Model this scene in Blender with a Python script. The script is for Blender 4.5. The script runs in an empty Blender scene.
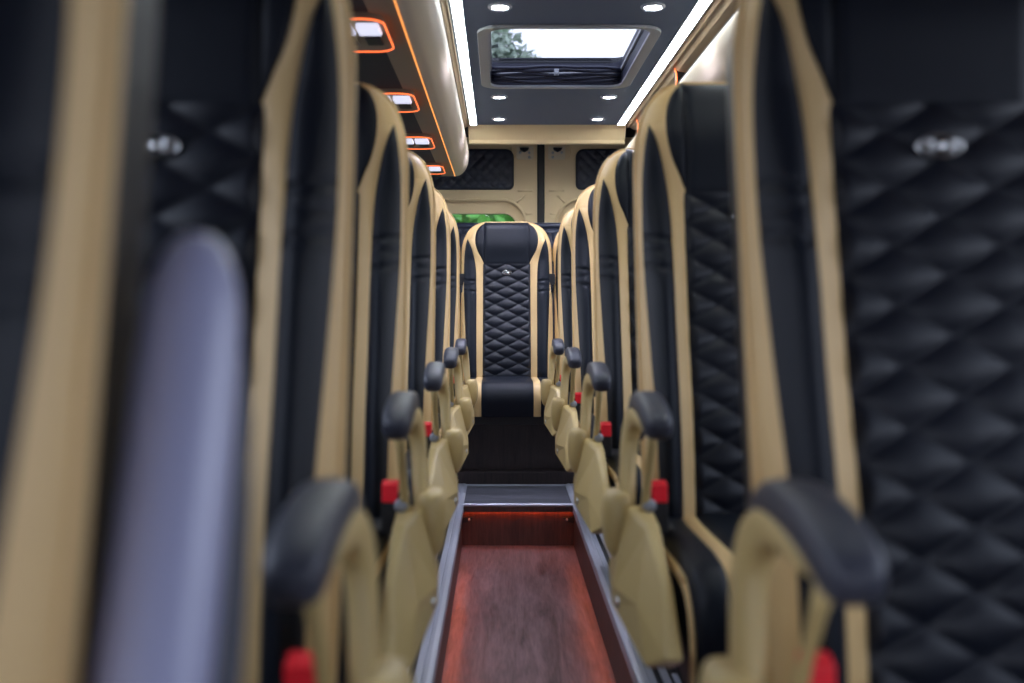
import bpy, bmesh, math, random
from mathutils import Vector, Matrix
random.seed(7)
PI = math.pi
sc = bpy.context.scene
COL = sc.collection
CH = 0.83            # eye height above the raised floor

# ------------------------------------------------------------------ materials
def mat(name, color, rough=0.5, metal=0.0, spec=0.5, bump=0.0, bscale=300.0, coat=0.0, coatr=0.2, vary=0.0, vscale=3.0):
    m = bpy.data.materials.new(name); m.use_nodes = True
    nt = m.node_tree; b = nt.nodes['Principled BSDF']
    b.inputs['Base Color'].default_value = (*color, 1)
    b.inputs['Roughness'].default_value = rough
    b.inputs['Metallic'].default_value = metal
    b.inputs['Specular IOR Level'].default_value = spec
    b.inputs['Coat Weight'].default_value = coat
    b.inputs['Coat Roughness'].default_value = coatr
    tc = nt.nodes.new('ShaderNodeTexCoord')
    if bump > 0:
        n = nt.nodes.new('ShaderNodeTexNoise'); n.inputs['Scale'].default_value = bscale; n.inputs['Detail'].default_value = 4
        bp = nt.nodes.new('ShaderNodeBump'); bp.inputs['Strength'].default_value = bump; bp.inputs['Distance'].default_value = 0.002
        nt.links.new(tc.outputs['Object'], n.inputs['Vector'])
        nt.links.new(n.outputs['Fac'], bp.inputs['Height']); nt.links.new(bp.outputs['Normal'], b.inputs['Normal'])
    if vary > 0:
        n2 = nt.nodes.new('ShaderNodeTexNoise'); n2.inputs['Scale'].default_value = vscale; n2.inputs['Detail'].default_value = 5
        nt.links.new(tc.outputs['Object'], n2.inputs['Vector'])
        mx = nt.nodes.new('ShaderNodeMix'); mx.data_type = 'RGBA'
        mx.inputs[6].default_value = (*[c * (1 - vary) for c in color], 1)
        mx.inputs[7].default_value = (*[min(1, c * (1 + vary)) for c in color], 1)
        nt.links.new(n2.outputs['Fac'], mx.inputs[0]); nt.links.new(mx.outputs[2], b.inputs['Base Color'])
    return m

def emis(name, color, strength):
    m = bpy.data.materials.new(name); m.use_nodes = True
    nt = m.node_tree; b = nt.nodes['Principled BSDF']
    b.inputs['Base Color'].default_value = (*color, 1)
    b.inputs['Emission Color'].default_value = (*color, 1)
    b.inputs['Emission Strength'].default_value = strength
    return m

def wood(name, dark, light, rough, scale=1.0, along='Y'):
    m = bpy.data.materials.new(name); m.use_nodes = True
    nt = m.node_tree; b = nt.nodes['Principled BSDF']
    tc = nt.nodes.new('ShaderNodeTexCoord'); mp = nt.nodes.new('ShaderNodeMapping')
    s = {'X': (1.5, 16, 16), 'Y': (16, 1.5, 16), 'Z': (16, 16, 1.5)}[along]
    mp.inputs['Scale'].default_value = [v * scale for v in s]
    nt.links.new(tc.outputs['Object'], mp.inputs['Vector'])
    n = nt.nodes.new('ShaderNodeTexNoise'); n.inputs['Scale'].default_value = 1.3; n.inputs['Detail'].default_value = 8
    n.inputs['Roughness'].default_value = 0.65; n.inputs['Distortion'].default_value = 1.6
    nt.links.new(mp.outputs['Vector'], n.inputs['Vector'])
    n2 = nt.nodes.new('ShaderNodeTexNoise'); n2.inputs['Scale'].default_value = 9; n2.inputs['Detail'].default_value = 6
    nt.links.new(mp.outputs['Vector'], n2.inputs['Vector'])
    ad = nt.nodes.new('ShaderNodeMath'); ad.operation = 'MULTIPLY_ADD'; ad.inputs[1].default_value = 0.45
    nt.links.new(n2.outputs['Fac'], ad.inputs[0]); nt.links.new(n.outputs['Fac'], ad.inputs[2])
    cr = nt.nodes.new('ShaderNodeValToRGB')
    cr.color_ramp.elements[0].position = 0.5; cr.color_ramp.elements[0].color = (*dark, 1)
    cr.color_ramp.elements[1].position = 0.95; cr.color_ramp.elements[1].color = (*light, 1)
    nt.links.new(ad.outputs[0], cr.inputs[0]); nt.links.new(cr.outputs[0], b.inputs['Base Color'])
    bp = nt.nodes.new('ShaderNodeBump'); bp.inputs['Strength'].default_value = 0.25; bp.inputs['Distance'].default_value = 0.001
    nt.links.new(ad.outputs[0], bp.inputs['Height']); nt.links.new(bp.outputs['Normal'], b.inputs['Normal'])
    b.inputs['Roughness'].default_value = rough
    return m

def glass(name, tint, gloss=0.08):
    m = bpy.data.materials.new(name); m.use_nodes = True
    nt = m.node_tree; nt.nodes.clear()
    o = nt.nodes.new('ShaderNodeOutputMaterial'); t = nt.nodes.new('ShaderNodeBsdfTransparent'); g = nt.nodes.new('ShaderNodeBsdfGlossy')
    t.inputs[0].default_value = (*tint, 1); g.inputs['Roughness'].default_value = 0.02
    lw = nt.nodes.new('ShaderNodeLayerWeight'); lw.inputs['Blend'].default_value = 0.5
    pw = nt.nodes.new('ShaderNodeMath'); pw.operation = 'POWER'; pw.inputs[1].default_value = 5
    ma = nt.nodes.new('ShaderNodeMath'); ma.operation = 'MULTIPLY_ADD'; ma.inputs[1].default_value = 0.6; ma.inputs[2].default_value = gloss * .5
    nt.links.new(lw.outputs['Facing'], pw.inputs[0]); nt.links.new(pw.outputs[0], ma.inputs[0])
    mx = nt.nodes.new('ShaderNodeMixShader')
    nt.links.new(ma.outputs[0], mx.inputs[0]); nt.links.new(t.outputs[0], mx.inputs[1]); nt.links.new(g.outputs[0], mx.inputs[2])
    nt.links.new(mx.outputs[0], o.inputs[0])
    return m

M = {}
M['black'] = mat('black leather', (0.0065, 0.009, 0.016), 0.48, spec=0.22, bump=0.3, bscale=420)
M['quilt'] = mat('quilted black leather', (0.006, 0.008, 0.015), 0.42, spec=0.33, bump=0.25, bscale=420)
M['tan'] = mat('tan leather', (0.67, 0.455, 0.205), 0.48, bump=0.3, bscale=380, vary=0.05, vscale=9)
M['gold'] = mat('khaki gold plastic', (0.52, 0.385, 0.165), 0.40, bump=0.1, bscale=500)
M['pad'] = mat('black rubber pad', (0.040, 0.043, 0.062), 0.45, bump=0.2, bscale=600)
M['dark'] = mat('black plastic', (0.010, 0.010, 0.013), 0.5)
M['steel'] = mat('black painted steel', (0.014, 0.014, 0.018), 0.45)
M['chrome'] = mat('chrome', (0.85, 0.85, 0.85), 0.12, metal=1.0)
M['badge'] = mat('dark glossy badge', (0.03, 0.032, 0.04), 0.12, metal=0.8)
M['pad_sheen'] = mat('armrest pad with painted lavender sheen', (0.30, 0.31, 0.47), 0.38, coat=0.5, coatr=0.3)  # daylight sheen on a black pad, put into its base colour
M['knob'] = mat('grey knob', (0.30, 0.31, 0.34), 0.35, metal=0.3)
M['red'] = mat('red button', (0.90, 0.014, 0.03), 0.35, spec=0.6)
M['beige'] = mat('cream painted panel', (0.88, 0.68, 0.40), 0.5, vary=0.04, vscale=2)
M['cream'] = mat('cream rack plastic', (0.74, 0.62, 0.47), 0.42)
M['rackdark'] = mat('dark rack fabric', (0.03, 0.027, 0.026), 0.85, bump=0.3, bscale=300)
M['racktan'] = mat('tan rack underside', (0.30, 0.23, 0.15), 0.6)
M['cove'] = mat('beige cove panel', (0.50, 0.36, 0.22), 0.6)
M['ceil'] = mat('dark grey ceiling cloth', (0.120, 0.155, 0.235), 0.75, bump=0.8, bscale=260)
M['wall'] = mat('dark grey wall lining', (0.045, 0.047, 0.055), 0.8, bump=0.3, bscale=200)
M['vinyl'] = wood('dark grey wood vinyl', (0.040, 0.040, 0.052), (0.14, 0.14, 0.17), 0.4, 1.0, 'X')
M['trough'] = wood('mahogany laminate', (0.060, 0.028, 0.030), (0.24, 0.140, 0.145), 0.36, 1.0, 'Y')
M['riser'] = wood('dark mahogany laminate', (0.035, 0.013, 0.010), (0.12, 0.045, 0.035), 0.4, 1.2, 'Z')
M['boxwood'] = wood('black wood laminate', (0.006, 0.004, 0.005), (0.040, 0.024, 0.024), 0.38, 1.2, 'Z')
M['alu'] = mat('brushed aluminium', (0.60, 0.62, 0.72), 0.38, metal=0.55, bump=0.15, bscale=400)
M['grey'] = mat('light grey hatch frame', (0.42, 0.43, 0.46), 0.45)
M['fold'] = mat('navy blind fabric', (0.020, 0.022, 0.045), 0.5)
M['navy'] = mat('navy quilted leather', (0.018, 0.024, 0.045), 0.42, spec=.6)
M['plate'] = mat('pale bracket plate', (0.85, 0.72, 0.52), 0.35)
M['bolt'] = mat('zinc bolt', (0.6, 0.6, 0.6), 0.3, metal=1)
M['strip'] = emis('white light strip', (0.93, 1.0, 0.97), 14.0)
M['lamp'] = emis('white lamp lens', (0.93, 0.97, 1.0), 90.0)
M['reading'] = emis('reading lamp lens', (0.80, 0.82, 1.0), 0.55)
M['orange'] = emis('orange light line', (1.0, 0.17, 0.045), 1.3)
M['amber'] = emis('amber light line', (1.0, 0.36, 0.08), 0.9)
M['warmled'] = emis('orange floor light', (1.0, 0.17, 0.03), 14.0)
M['glass'] = glass('clear window glass', (0.93, 0.95, 0.96))
M['tint'] = glass('tinted hatch glass', (0.72, 0.73, 0.76))
M['leaf'] = mat('hedge leaf', (0.07, 0.26, 0.03), 0.5, vary=0.5, vscale=1.5)
M['tleaf'] = mat('tree leaf paled by haze', (0.36, 0.44, 0.34), 0.7, vary=0.3, vscale=1.0)  # paleness of haze behind the hatch glass is put into the leaf colour
M['bark'] = mat('bark', (0.10, 0.07, 0.05), 0.9, bump=0.8, bscale=20)
M['asphalt'] = mat('asphalt', (0.16, 0.16, 0.165), 0.9, bump=0.5, bscale=60)
M['body'] = mat('dark body paint', (0.02, 0.022, 0.03), 0.35)
M['web'] = mat('belt webbing', (0.02, 0.02, 0.03), 0.7)

# ------------------------------------------------------------------ helpers
def obj(name, bm, m, parent=None, smooth=True, sub=0, bev=0.0, loc=None):
    me = bpy.data.meshes.new(name)
    bmesh.ops.remove_doubles(bm, verts=bm.verts, dist=1e-5)
    bmesh.ops.recalc_face_normals(bm, faces=bm.faces)
    bm.to_mesh(me); bm.free()
    me.materials.append(m if not isinstance(m, str) else M[m])
    for p in me.polygons: p.use_smooth = smooth
    o = bpy.data.objects.new(name, me); COL.objects.link(o)
    if parent is not None: o.parent = parent
    if loc: o.location = loc
    if bev > 0:
        b = o.modifiers.new('bevel', 'BEVEL'); b.width = bev; b.segments = 3; b.limit_method = 'ANGLE'; b.angle_limit = 0.6
        if smooth:
            b.harden_normals = False
    if sub:
        s = o.modifiers.new('sub', 'SUBSURF'); s.levels = sub; s.render_levels = sub
    return o

def empty(name, loc=(0, 0, 0), label=None, cat=None, group=None, kind=None):
    o = bpy.data.objects.new(name, None); COL.objects.link(o); o.location = loc; o.empty_display_size = 0.1
    return tag(o, label, cat, group, kind)

def tag(o, label=None, cat=None, group=None, kind=None):
    if label: o['label'] = label
    if cat: o['category'] = cat
    if group: o['group'] = group
    if kind: o['kind'] = kind
    return o

def struct(name, bm, m, **k):
    return tag(obj(name, bm, m, **k), kind='structure')

def box(bm, x0, x1, y0, y1, z0, z1):
    v = [bm.verts.new((x, y, z)) for x in (x0, x1) for y in (y0, y1) for z in (z0, z1)]
    for f in ((0, 1, 3, 2), (4, 6, 7, 5), (0, 4, 5, 1), (2, 3, 7, 6), (0, 2, 6, 4), (1, 5, 7, 3)):
        bm.faces.new([v[i] for i in f])
    return bm

def B(*a):
    return box(bmesh.new(), *a)

def prism(bm, pts, y0, y1, plane='XZ'):
    """closed 2-D outline swept between y0 and y1 (plane XZ), or x0..x1 (plane YZ), or z0..z1 (XY)"""
    def P(p, t):
        return {'XZ': (p[0], t, p[1]), 'YZ': (t, p[0], p[1]), 'XY': (p[0], p[1], t)}[plane]
    a = [bm.verts.new(P(p, y0)) for p in pts]; b = [bm.verts.new(P(p, y1)) for p in pts]
    n = len(pts)
    for i in range(n):
        bm.faces.new((a[i], a[(i + 1) % n], b[(i + 1) % n], b[i]))
    bm.faces.new(a[::-1]); bm.faces.new(b)
    return bm

def tube(bm, pts, r, seg=8, closed=False, flat=None):
    """tube along points; r number or list; flat=(rx, rz) makes an elliptical section"""
    pts = [Vector(p) for p in pts]; n = len(pts); rings = []
    up = Vector((0, 0, 1)); prev = None
    for i, p in enumerate(pts):
        if closed: t = pts[(i + 1) % n] - pts[i - 1]
        else: t = pts[min(i + 1, n - 1)] - pts[max(i - 1, 0)]
        t.normalize()
        if prev is None:
            a = up if abs(t.z) < 0.9 else Vector((1, 0, 0))
            nrm = (a - t * a.dot(t)).normalized()
        else:
            nrm = (prev - t * prev.dot(t)).normalized()
        prev = nrm; bi = t.cross(nrm)
        rr = r[i] if isinstance(r, (list, tuple)) else r
        ra, rb = (rr, rr) if flat is None else (rr * flat[0], rr * flat[1])
        rings.append([bm.verts.new(p + nrm * math.cos(k * 2 * PI / seg) * ra + bi * math.sin(k * 2 * PI / seg) * rb) for k in range(seg)])
    m = n if closed else n - 1
    for i in range(m):
        A, C = rings[i], rings[(i + 1) % n]
        for k in range(seg):
            bm.faces.new((A[k], A[(k + 1) % seg], C[(k + 1) % seg], C[k]))
    if not closed:
        bm.faces.new(rings[0][::-1]); bm.faces.new(rings[-1])
    return bm

def cyl(bm, c, r, h, axis='Z', seg=24, r2=None):
    r2 = r if r2 is None else r2
    def P(k, rr, t):
        a = k * 2 * PI / seg; u, w = math.cos(a) * rr, math.sin(a) * rr
        return {'Z': (c[0] + u, c[1] + w, c[2] + t), 'X': (c[0] + t, c[1] + u, c[2] + w), 'Y': (c[0] + u, c[1] + t, c[2] + w)}[axis]
    A = [bm.verts.new(P(k, r, 0)) for k in range(seg)]; C = [bm.verts.new(P(k, r2, h)) for k in range(seg)]
    for k in range(seg): bm.faces.new((A[k], A[(k + 1) % seg], C[(k + 1) % seg], C[k]))
    bm.faces.new(A[::-1]); bm.faces.new(C)
    return bm

def ring(bm, c, r0, r1, h, seg=32):
    """flat ring around z, thickness h downward"""
    vs = []
    for r, z in ((r0, 0), (r1, 0), (r1, -h * 0.4), ((r0 + r1) / 2, -h), (r0, -h * 0.5)):
        vs.append([bm.verts.new((c[0] + math.cos(k * 2 * PI / seg) * r, c[1] + math.sin(k * 2 * PI / seg) * r, c[2] + z)) for k in range(seg)])
    for j in range(5):
        A, C = vs[j], vs[(j + 1) % 5]
        for k in range(seg): bm.faces.new((A[k], A[(k + 1) % seg], C[(k + 1) % seg], C[k]))
    return bm

def rrect(x0, x1, z0, z1, r, seg=6):
    """rounded rectangle outline; r number or 4 radii (x1z1, x0z1, x0z0, x1z0)"""
    R = r if isinstance(r, (list, tuple)) else (r,) * 4
    out = []
    for (cx, cz, a0, q) in ((x1 - R[0], z1 - R[0], 0, R[0]), (x0 + R[1], z1 - R[1], PI / 2, R[1]), (x0 + R[2], z0 + R[2], PI, R[2]), (x1 - R[3], z0 + R[3], 1.5 * PI, R[3])):
        for k in range(seg + 1):
            a = a0 + k * PI / 2 / seg
            out.append((cx + q * math.cos(a), cz + q * math.sin(a)))
    return out

def plate(name, outer, holes, t, m, plane='XZ', at=0.0, parent=None, bevel=0.0, kind=None):
    """flat plate of thickness t with holes, via a filled 2-D curve"""
    cu = bpy.data.curves.new(name, 'CURVE'); cu.dimensions = '2D'; cu.fill_mode = 'BOTH'; cu.extrude = t / 2 - bevel; cu.bevel_depth = bevel; cu.bevel_resolution = 2
    for pl in [outer] + holes:
        s = cu.splines.new('POLY'); s.points.add(len(pl) - 1); s.use_cyclic_u = True
        for i, p in enumerate(pl): s.points[i].co = (p[0], p[1], 0, 1)
    tmp = bpy.data.objects.new('tmp', cu); COL.objects.link(tmp)
    dg = bpy.context.evaluated_depsgraph_get()
    me = bpy.data.meshes.new_from_object(tmp.evaluated_get(dg)); bpy.data.objects.remove(tmp)
    R = {'XZ': Matrix(((1, 0, 0, 0), (0, 0, -1, at), (0, 1, 0, 0), (0, 0, 0, 1))),
         'YZ': Matrix(((0, 0, 1, at), (1, 0, 0, 0), (0, 1, 0, 0), (0, 0, 0, 1))),
         'XY': Matrix(((1, 0, 0, 0), (0, 1, 0, 0), (0, 0, 1, at), (0, 0, 0, 1)))}[plane]
    me.transform(R); me.name = name
    me.materials.clear(); me.materials.append(M[m] if isinstance(m, str) else m)
    for p in me.polygons: p.use_smooth = False
    o = bpy.data.objects.new(name, me); COL.objects.link(o)
    if parent is not None: o.parent = parent
    if kind: o['kind'] = kind
    return o

def interp(tab, t):
    if t <= tab[0][0]: return tab[0][1]
    for (a, va), (b, vb) in zip(tab, tab[1:]):
        if t <= b:
            return va + (vb - va) * (t - a) / (b - a)
    return tab[-1][1]

def smooth_tab(tab):
    """Catmull-Rom-ish resampling of a table so that outlines curve"""
    out = []
    n = len(tab)
    for i in range(n - 1):
        p0 = tab[max(i - 1, 0)]; p1 = tab[i]; p2 = tab[i + 1]; p3 = tab[min(i + 2, n - 1)]
        m1 = (p2[1] - p0[1]) / max(p2[0] - p0[0], 1e-6); m2 = (p3[1] - p1[1]) / max(p3[0] - p1[0], 1e-6); h = p2[0] - p1[0]
        for k in range(8):
            t = k / 8
            v = (2 * t**3 - 3 * t**2 + 1) * p1[1] + (t**3 - 2 * t**2 + t) * h * m1 + (-2 * t**3 + 3 * t**2) * p2[1] + (t**3 - t**2) * h * m2
            out.append((p1[0] + h * t, v))
    out.append(tab[-1])
    return out

# ------------------------------------------------------------------ seat geometry (local: x across, y away from the sitter's front, z up from the floor)
BT, BB = 1.240, 0.40
OUT = [(BB, .214), (.5, .219), (.7, .222), (.9, .222), (1.05, .221), (1.10, .219), (1.14, .212), (1.175, .199), (1.203, .180), (1.222, .155), (1.234, .128), (BT, .10)]
W_T = smooth_tab(OUT)
HEAD_D = smooth_tab([(1.03, .112), (1.06, .126), (1.09, .143), (1.13, .155), (1.17, .155), (1.20, .145), (1.222, .128), (1.238, .104)])
E_T = smooth_tab([(BB, .146), (.7, .148), (.96, .150), (1.03, .155), (1.08, .166), (1.12, .179), (1.155, .194)])
G_T = smooth_tab([(BB, .196), (.55, .198), (.65, .201), (.78, .207), (.9, .212), (1.0, .212), (1.07, .2095), (1.12, .2035), (1.155, .194)])
W = lambda z: interp(W_T, z)
D = lambda z: interp(HEAD_D, z)
E = lambda z: interp(E_T, z)
G = lambda z: interp(G_T, z)
poly = [Vector((x, z)) for z, x in W_T] + [Vector((0, BT))]
segs = list(zip(poly, poly[1:]))
def edge_dist(x, z):
    p = Vector((abs(x), z)); best = 9
    for a, b in segs:
        ab = b - a; t = max(0, min(1, (p - a).dot(ab) / max(ab.length_squared, 1e-12)))
        q = (p - a - ab * t).length
        if q < best: best = q
    return best
TILT = math.tan(math.radians(11))
def base_y(z):
    return -(BT - z) * TILT
def surf(x, z):
    y = base_y(z)
    R = 0.040
    d = edge_dist(x, z)
    if d < R: y += R * (1 - math.sqrt(max(0, 1 - (1 - d / R) ** 2)))
    ax = abs(x)
    s = max(0, min(1, (1.05 - z) / 0.2)) * max(0.25, min(1, (z - 0.40) / 0.1))
    y -= 0.030 * s * math.exp(-((ax - 0.172) / 0.030) ** 2)
    y -= 0.018 * math.exp(-((z - 1.13) / 0.07) ** 2)      # head cushion forward
    y -= 0.012 * math.exp(-((z - 0.62) / 0.12) ** 2)      # lumbar
    return y

def band(bm, xl, xr, z0, z1, nx, nz, puff=0.003, disp=None, mirror=False, wr=None):
    for sgn in ((1, -1) if mirror else (1,)):
        rows = []
        for j in range(nz + 1):
            z = z0 + (z1 - z0) * j / nz
            a, b = xl(z), xr(z); row = []
            for i in range(nx + 1):
                u = i / nx; x = a + (b - a) * u
                wdt = max(abs(b - a), 1e-5)
                e = min(u, 1 - u) * wdt; e = min(e, (j / nz) * (z1 - z0) + 0.004 , (1 - j / nz) * (z1 - z0) + 0.0)
                k = min(1, e / 0.010)
                y = surf(x, z) - puff * math.sqrt(max(0, 1 - (1 - k) ** 2)) + 0.0015 * (1 - k)
                if disp: y -= disp(x, z) * min(1, (min(u, 1 - u) * wdt) / 0.012)
                if wr: y += wr(x, z)
                row.append(bm.verts.new((sgn * x, y, z)))
            rows.append(row)
        for j in range(nz):
            for i in range(nx):
                bm.faces.new((rows[j][i], rows[j][i + 1], rows[j + 1][i + 1], rows[j + 1][i]))
    return bm

QW, QH = 0.117, 0.0575
def quilt_disp(x, z):
    a = x / QW + (z - 1.03) / QH; b = x / QW - (z - 1.03) / QH
    return 0.0095 * (abs(math.sin(PI * a / 1.0)) * abs(math.sin(PI * b / 1.0))) ** 0.42
def creases(x, z):
    """stitched seams and wrinkles across the bolster"""
    y = 0
    for zc, dpt, wd, sl in ((0.945, 0.009, 0.004, 0.1), (0.925, 0.005, 0.004, -0.15), (0.893, 0.007, 0.005, 0.12), (0.915, 0.002, 0.003, 0.2)):
        y += dpt * math.exp(-((z - zc - sl * (abs(x) - 0.17)) / wd) ** 2)
    return y

def make_backrest(parent, sx=1.0):
    bm = bmesh.new()
    # padded side bolsters
    band(bm, E, G, BB, 1.155, 8, 150, 0.004, mirror=True, wr=creases)
    bolster = obj('backrest', bm, 'black', parent)
    bm = bmesh.new()
    band(bm, lambda z: -.117, lambda z: .117, BB, 1.03, 60, 170, 0.0, disp=quilt_disp)
    obj('quilted_panel', bm, 'quilt', bolster)
    bm = bmesh.new()
    band(bm, lambda z: -.111, lambda z: .111, 1.03, BT, 26, 26, 0.006)
    band(bm, lambda z: .111, lambda z: max(.1112, D(z)), 1.031, 1.232, 6, 26, 0.004, mirror=True)
    obj('headrest', bm, 'black', bolster)
    for s in (1, -1):
        bm = bmesh.new()
        inner = lambda z: .117 if z <= 1.03 else max(.1112, D(z))
        band(bm, inner, E, BB, 1.155, 6, 80, 0.002)
        band(bm, inner, W, 1.155, BT - 0.001, 10, 20, 0.0)
        band(bm, G, W, BB, 1.155, 5, 60, 0.001)
        if s < 0:
            for v in bm.verts: v.co.x *= -1
        obj('tan_trim', bm, 'tan', bolster)
    # side wall behind the front cover, outline swept backwards
    ol = [(x, z) for z, x in W_T]; ol = ol + [(-x, z) for x, z in reversed(ol)]
    def wall(y0, y1, shrink0=1.0, shrink1=1.0, cap=False, nm='x', m='tan', gr=0.0):
        bm = bmesh.new(); A = []; C = []
        for x, z in ol:
            yb = base_y(z) + 0.048 - 0.018 * math.exp(-((z - 1.13) / 0.07) ** 2) - 0.012 * math.exp(-((z - 0.62) / 0.12) ** 2) * 0
            yb = surf(x, z)
            A.append(bm.verts.new((x * shrink0, (yb if y0 == 0 else base_y(z) + .040) + y0, BB + (z - BB) * shrink0)))
            C.append(bm.verts.new((x * shrink1, base_y(z) + 0.040 + y1, BB + (z - BB) * shrink1)))
        for i in range(len(ol) - 1): bm.faces.new((A[i], A[i + 1], C[i + 1], C[i]))
        if cap:
            n = len(ol) // 2
            for i in range(n - 1):
                bm.faces.new((C[i], C[i + 1], C[-2 - i], C[-1 - i]))
            bm.faces.new((A[0], C[0], C[-1], A[-1]))
        return obj(nm, bm, m, bolster)
    wall(0, 0.006, 1, 1.002, nm='side_trim', m='tan')
    wall(0.006, 0.068, 1.001, 0.972, cap=True, nm='back_cover', m='black')
    bm = bmesh.new()
    tube(bm, [(x * 1.004, surf(x, z) + 0.002, z + (0.001 if z > 1.1 else 0)) for x, z in ol], 0.0042, 8)
    tube(bm, [(x * 1.006, base_y(z) + 0.047, z + (0.001 if z > 1.1 else 0)) for x, z in ol], 0.003, 6)
    obj('piping', bm, 'tan', bolster)
    # oval chrome badge with raised wings on the top of the quilting
    zb = 0.985; yb = surf(0, zb) - 0.013
    bm = bmesh.new(); n = 28
    prof = [(1.0, 0.0), (1.0, -.002), (.94, -.0034), (.86, -.003), (.80, -.0014), (0.02, -.0022)]
    rr = [[bm.verts.new((math.cos(k * 2 * PI / n) * -.0235 * a, yb + 0.006 + b, zb + math.sin(k * 2 * PI / n) * .0110 * a)) for k in range(n)] for a, b in prof]
    for A, C in zip(rr, rr[1:]):
        for k in range(n): bm.faces.new((A[k], A[(k + 1) % n], C[(k + 1) % n], C[k]))
    badge = obj('badge', bm, 'badge', bolster)
    bm = bmesh.new()
    for s in (1, -1):
        for q, (l0, l1) in enumerate(((.005, .017), (.005, .015), (.005, .012))):
            z = zb + .004 - q * .004
            prism(bm, [(s * l0, z - .0012), (s * l1 , z - .0012), (s * (l1 + .0015), z + .0012), (s * l0, z + .0012)], yb + .0015, yb + .0045)
    cyl(bm, (0, yb + .001, zb), .0045, .004, 'Y', 16)
    tube(bm, [(math.cos(k * 2 * PI / 28) * .0225, yb + .003, zb + math.sin(k * 2 * PI / 28) * .0105) for k in range(28)], .0012, 6, closed=True)
    obj('emblem', bm, 'chrome', badge)
    return bolster

def cushion_profile():
    pts = [(-0.115, .475), (-0.20, .472), (-0.30, .474), (-0.40, .477), (-0.45, .474)]
    for k in range(1, 9):
        a = k / 8 * PI / 2 * 1.05
        pts.append((-0.45 - 0.075 * math.sin(a), .399 + 0.075 * math.cos(a)))
    pts += [(-0.520, .36), (-0.508, .325)]
    return pts
CP = cushion_profile()
def cush_band(bm, x0, x1, nx, puff, mirror=True, off=0.0):
    # resample profile
    n = len(CP)
    for sgn in ((1, -1) if mirror else (1,)):
        rows = []
        for j, (y, z) in enumerate(CP):
            a = Vector(CP[max(j - 1, 0)]); b = Vector(CP[min(j + 1, n - 1)]); t = (b - a).normalized(); nr = Vector((t.y, -t.x))
            if nr.dot(Vector((y, z)) - Vector((-0.35, 0.35))) < 0: nr = -nr
            row = []
            for i in range(nx + 1):
                u = i / nx; x = x0 + (x1 - x0) * u
                e = min(u, 1 - u) * abs(x1 - x0); k = min(1, e / 0.012)
                h = puff * math.sqrt(max(0, 1 - (1 - k) ** 2)) + off
                R = 0.035; d = 0.214 - abs(x)
                if d < R: h -= R * (1 - math.sqrt(max(0, 1 - (1 - max(d, 0) / R) ** 2)))
                row.append(bm.verts.new((sgn * x, y + nr.x * h, z + nr.y * h)))
            rows.append(row)
        for j in range(n - 1):
            for i in range(nx):
                bm.faces.new((rows[j][i], rows[j][i + 1], rows[j + 1][i + 1], rows[j + 1][i]))
    return bm

def make_cushion(parent):
    bm = bmesh.new()
    cush_band(bm, -.117, .117, 16, 0.006, mirror=False)
    cush_band(bm, .150, .214, 10, 0.005)
    # sides, underside and rear of the cushion
    side = [(y + (0.03 if y < -.45 else 0), z - 0.036) for y, z in CP if z > .33] + [(-0.49, .325), (-0.115, .325)]
    prism(bm, side, -.213, .213, 'YZ')
    c = obj('seat_cushion', bm, 'black', parent)
    for s in (1, -1):
        bm = cush_band(bmesh.new(), .117, .150, 6, 0.003, mirror=False)
        if s < 0:
            for v in bm.verts: v.co.x *= -1
        obj('cushion_stripe', bm, 'tan', c)
        bm = bmesh.new()
        pts = [(s * .213, y + (0.02 if y < -.45 else 0), z - .030) for y, z in CP]
        tube(bm, pts, 0.010, 10, flat=(1.0, 0.55))
        obj('side_piping', bm, 'tan', c)
    return c

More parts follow.
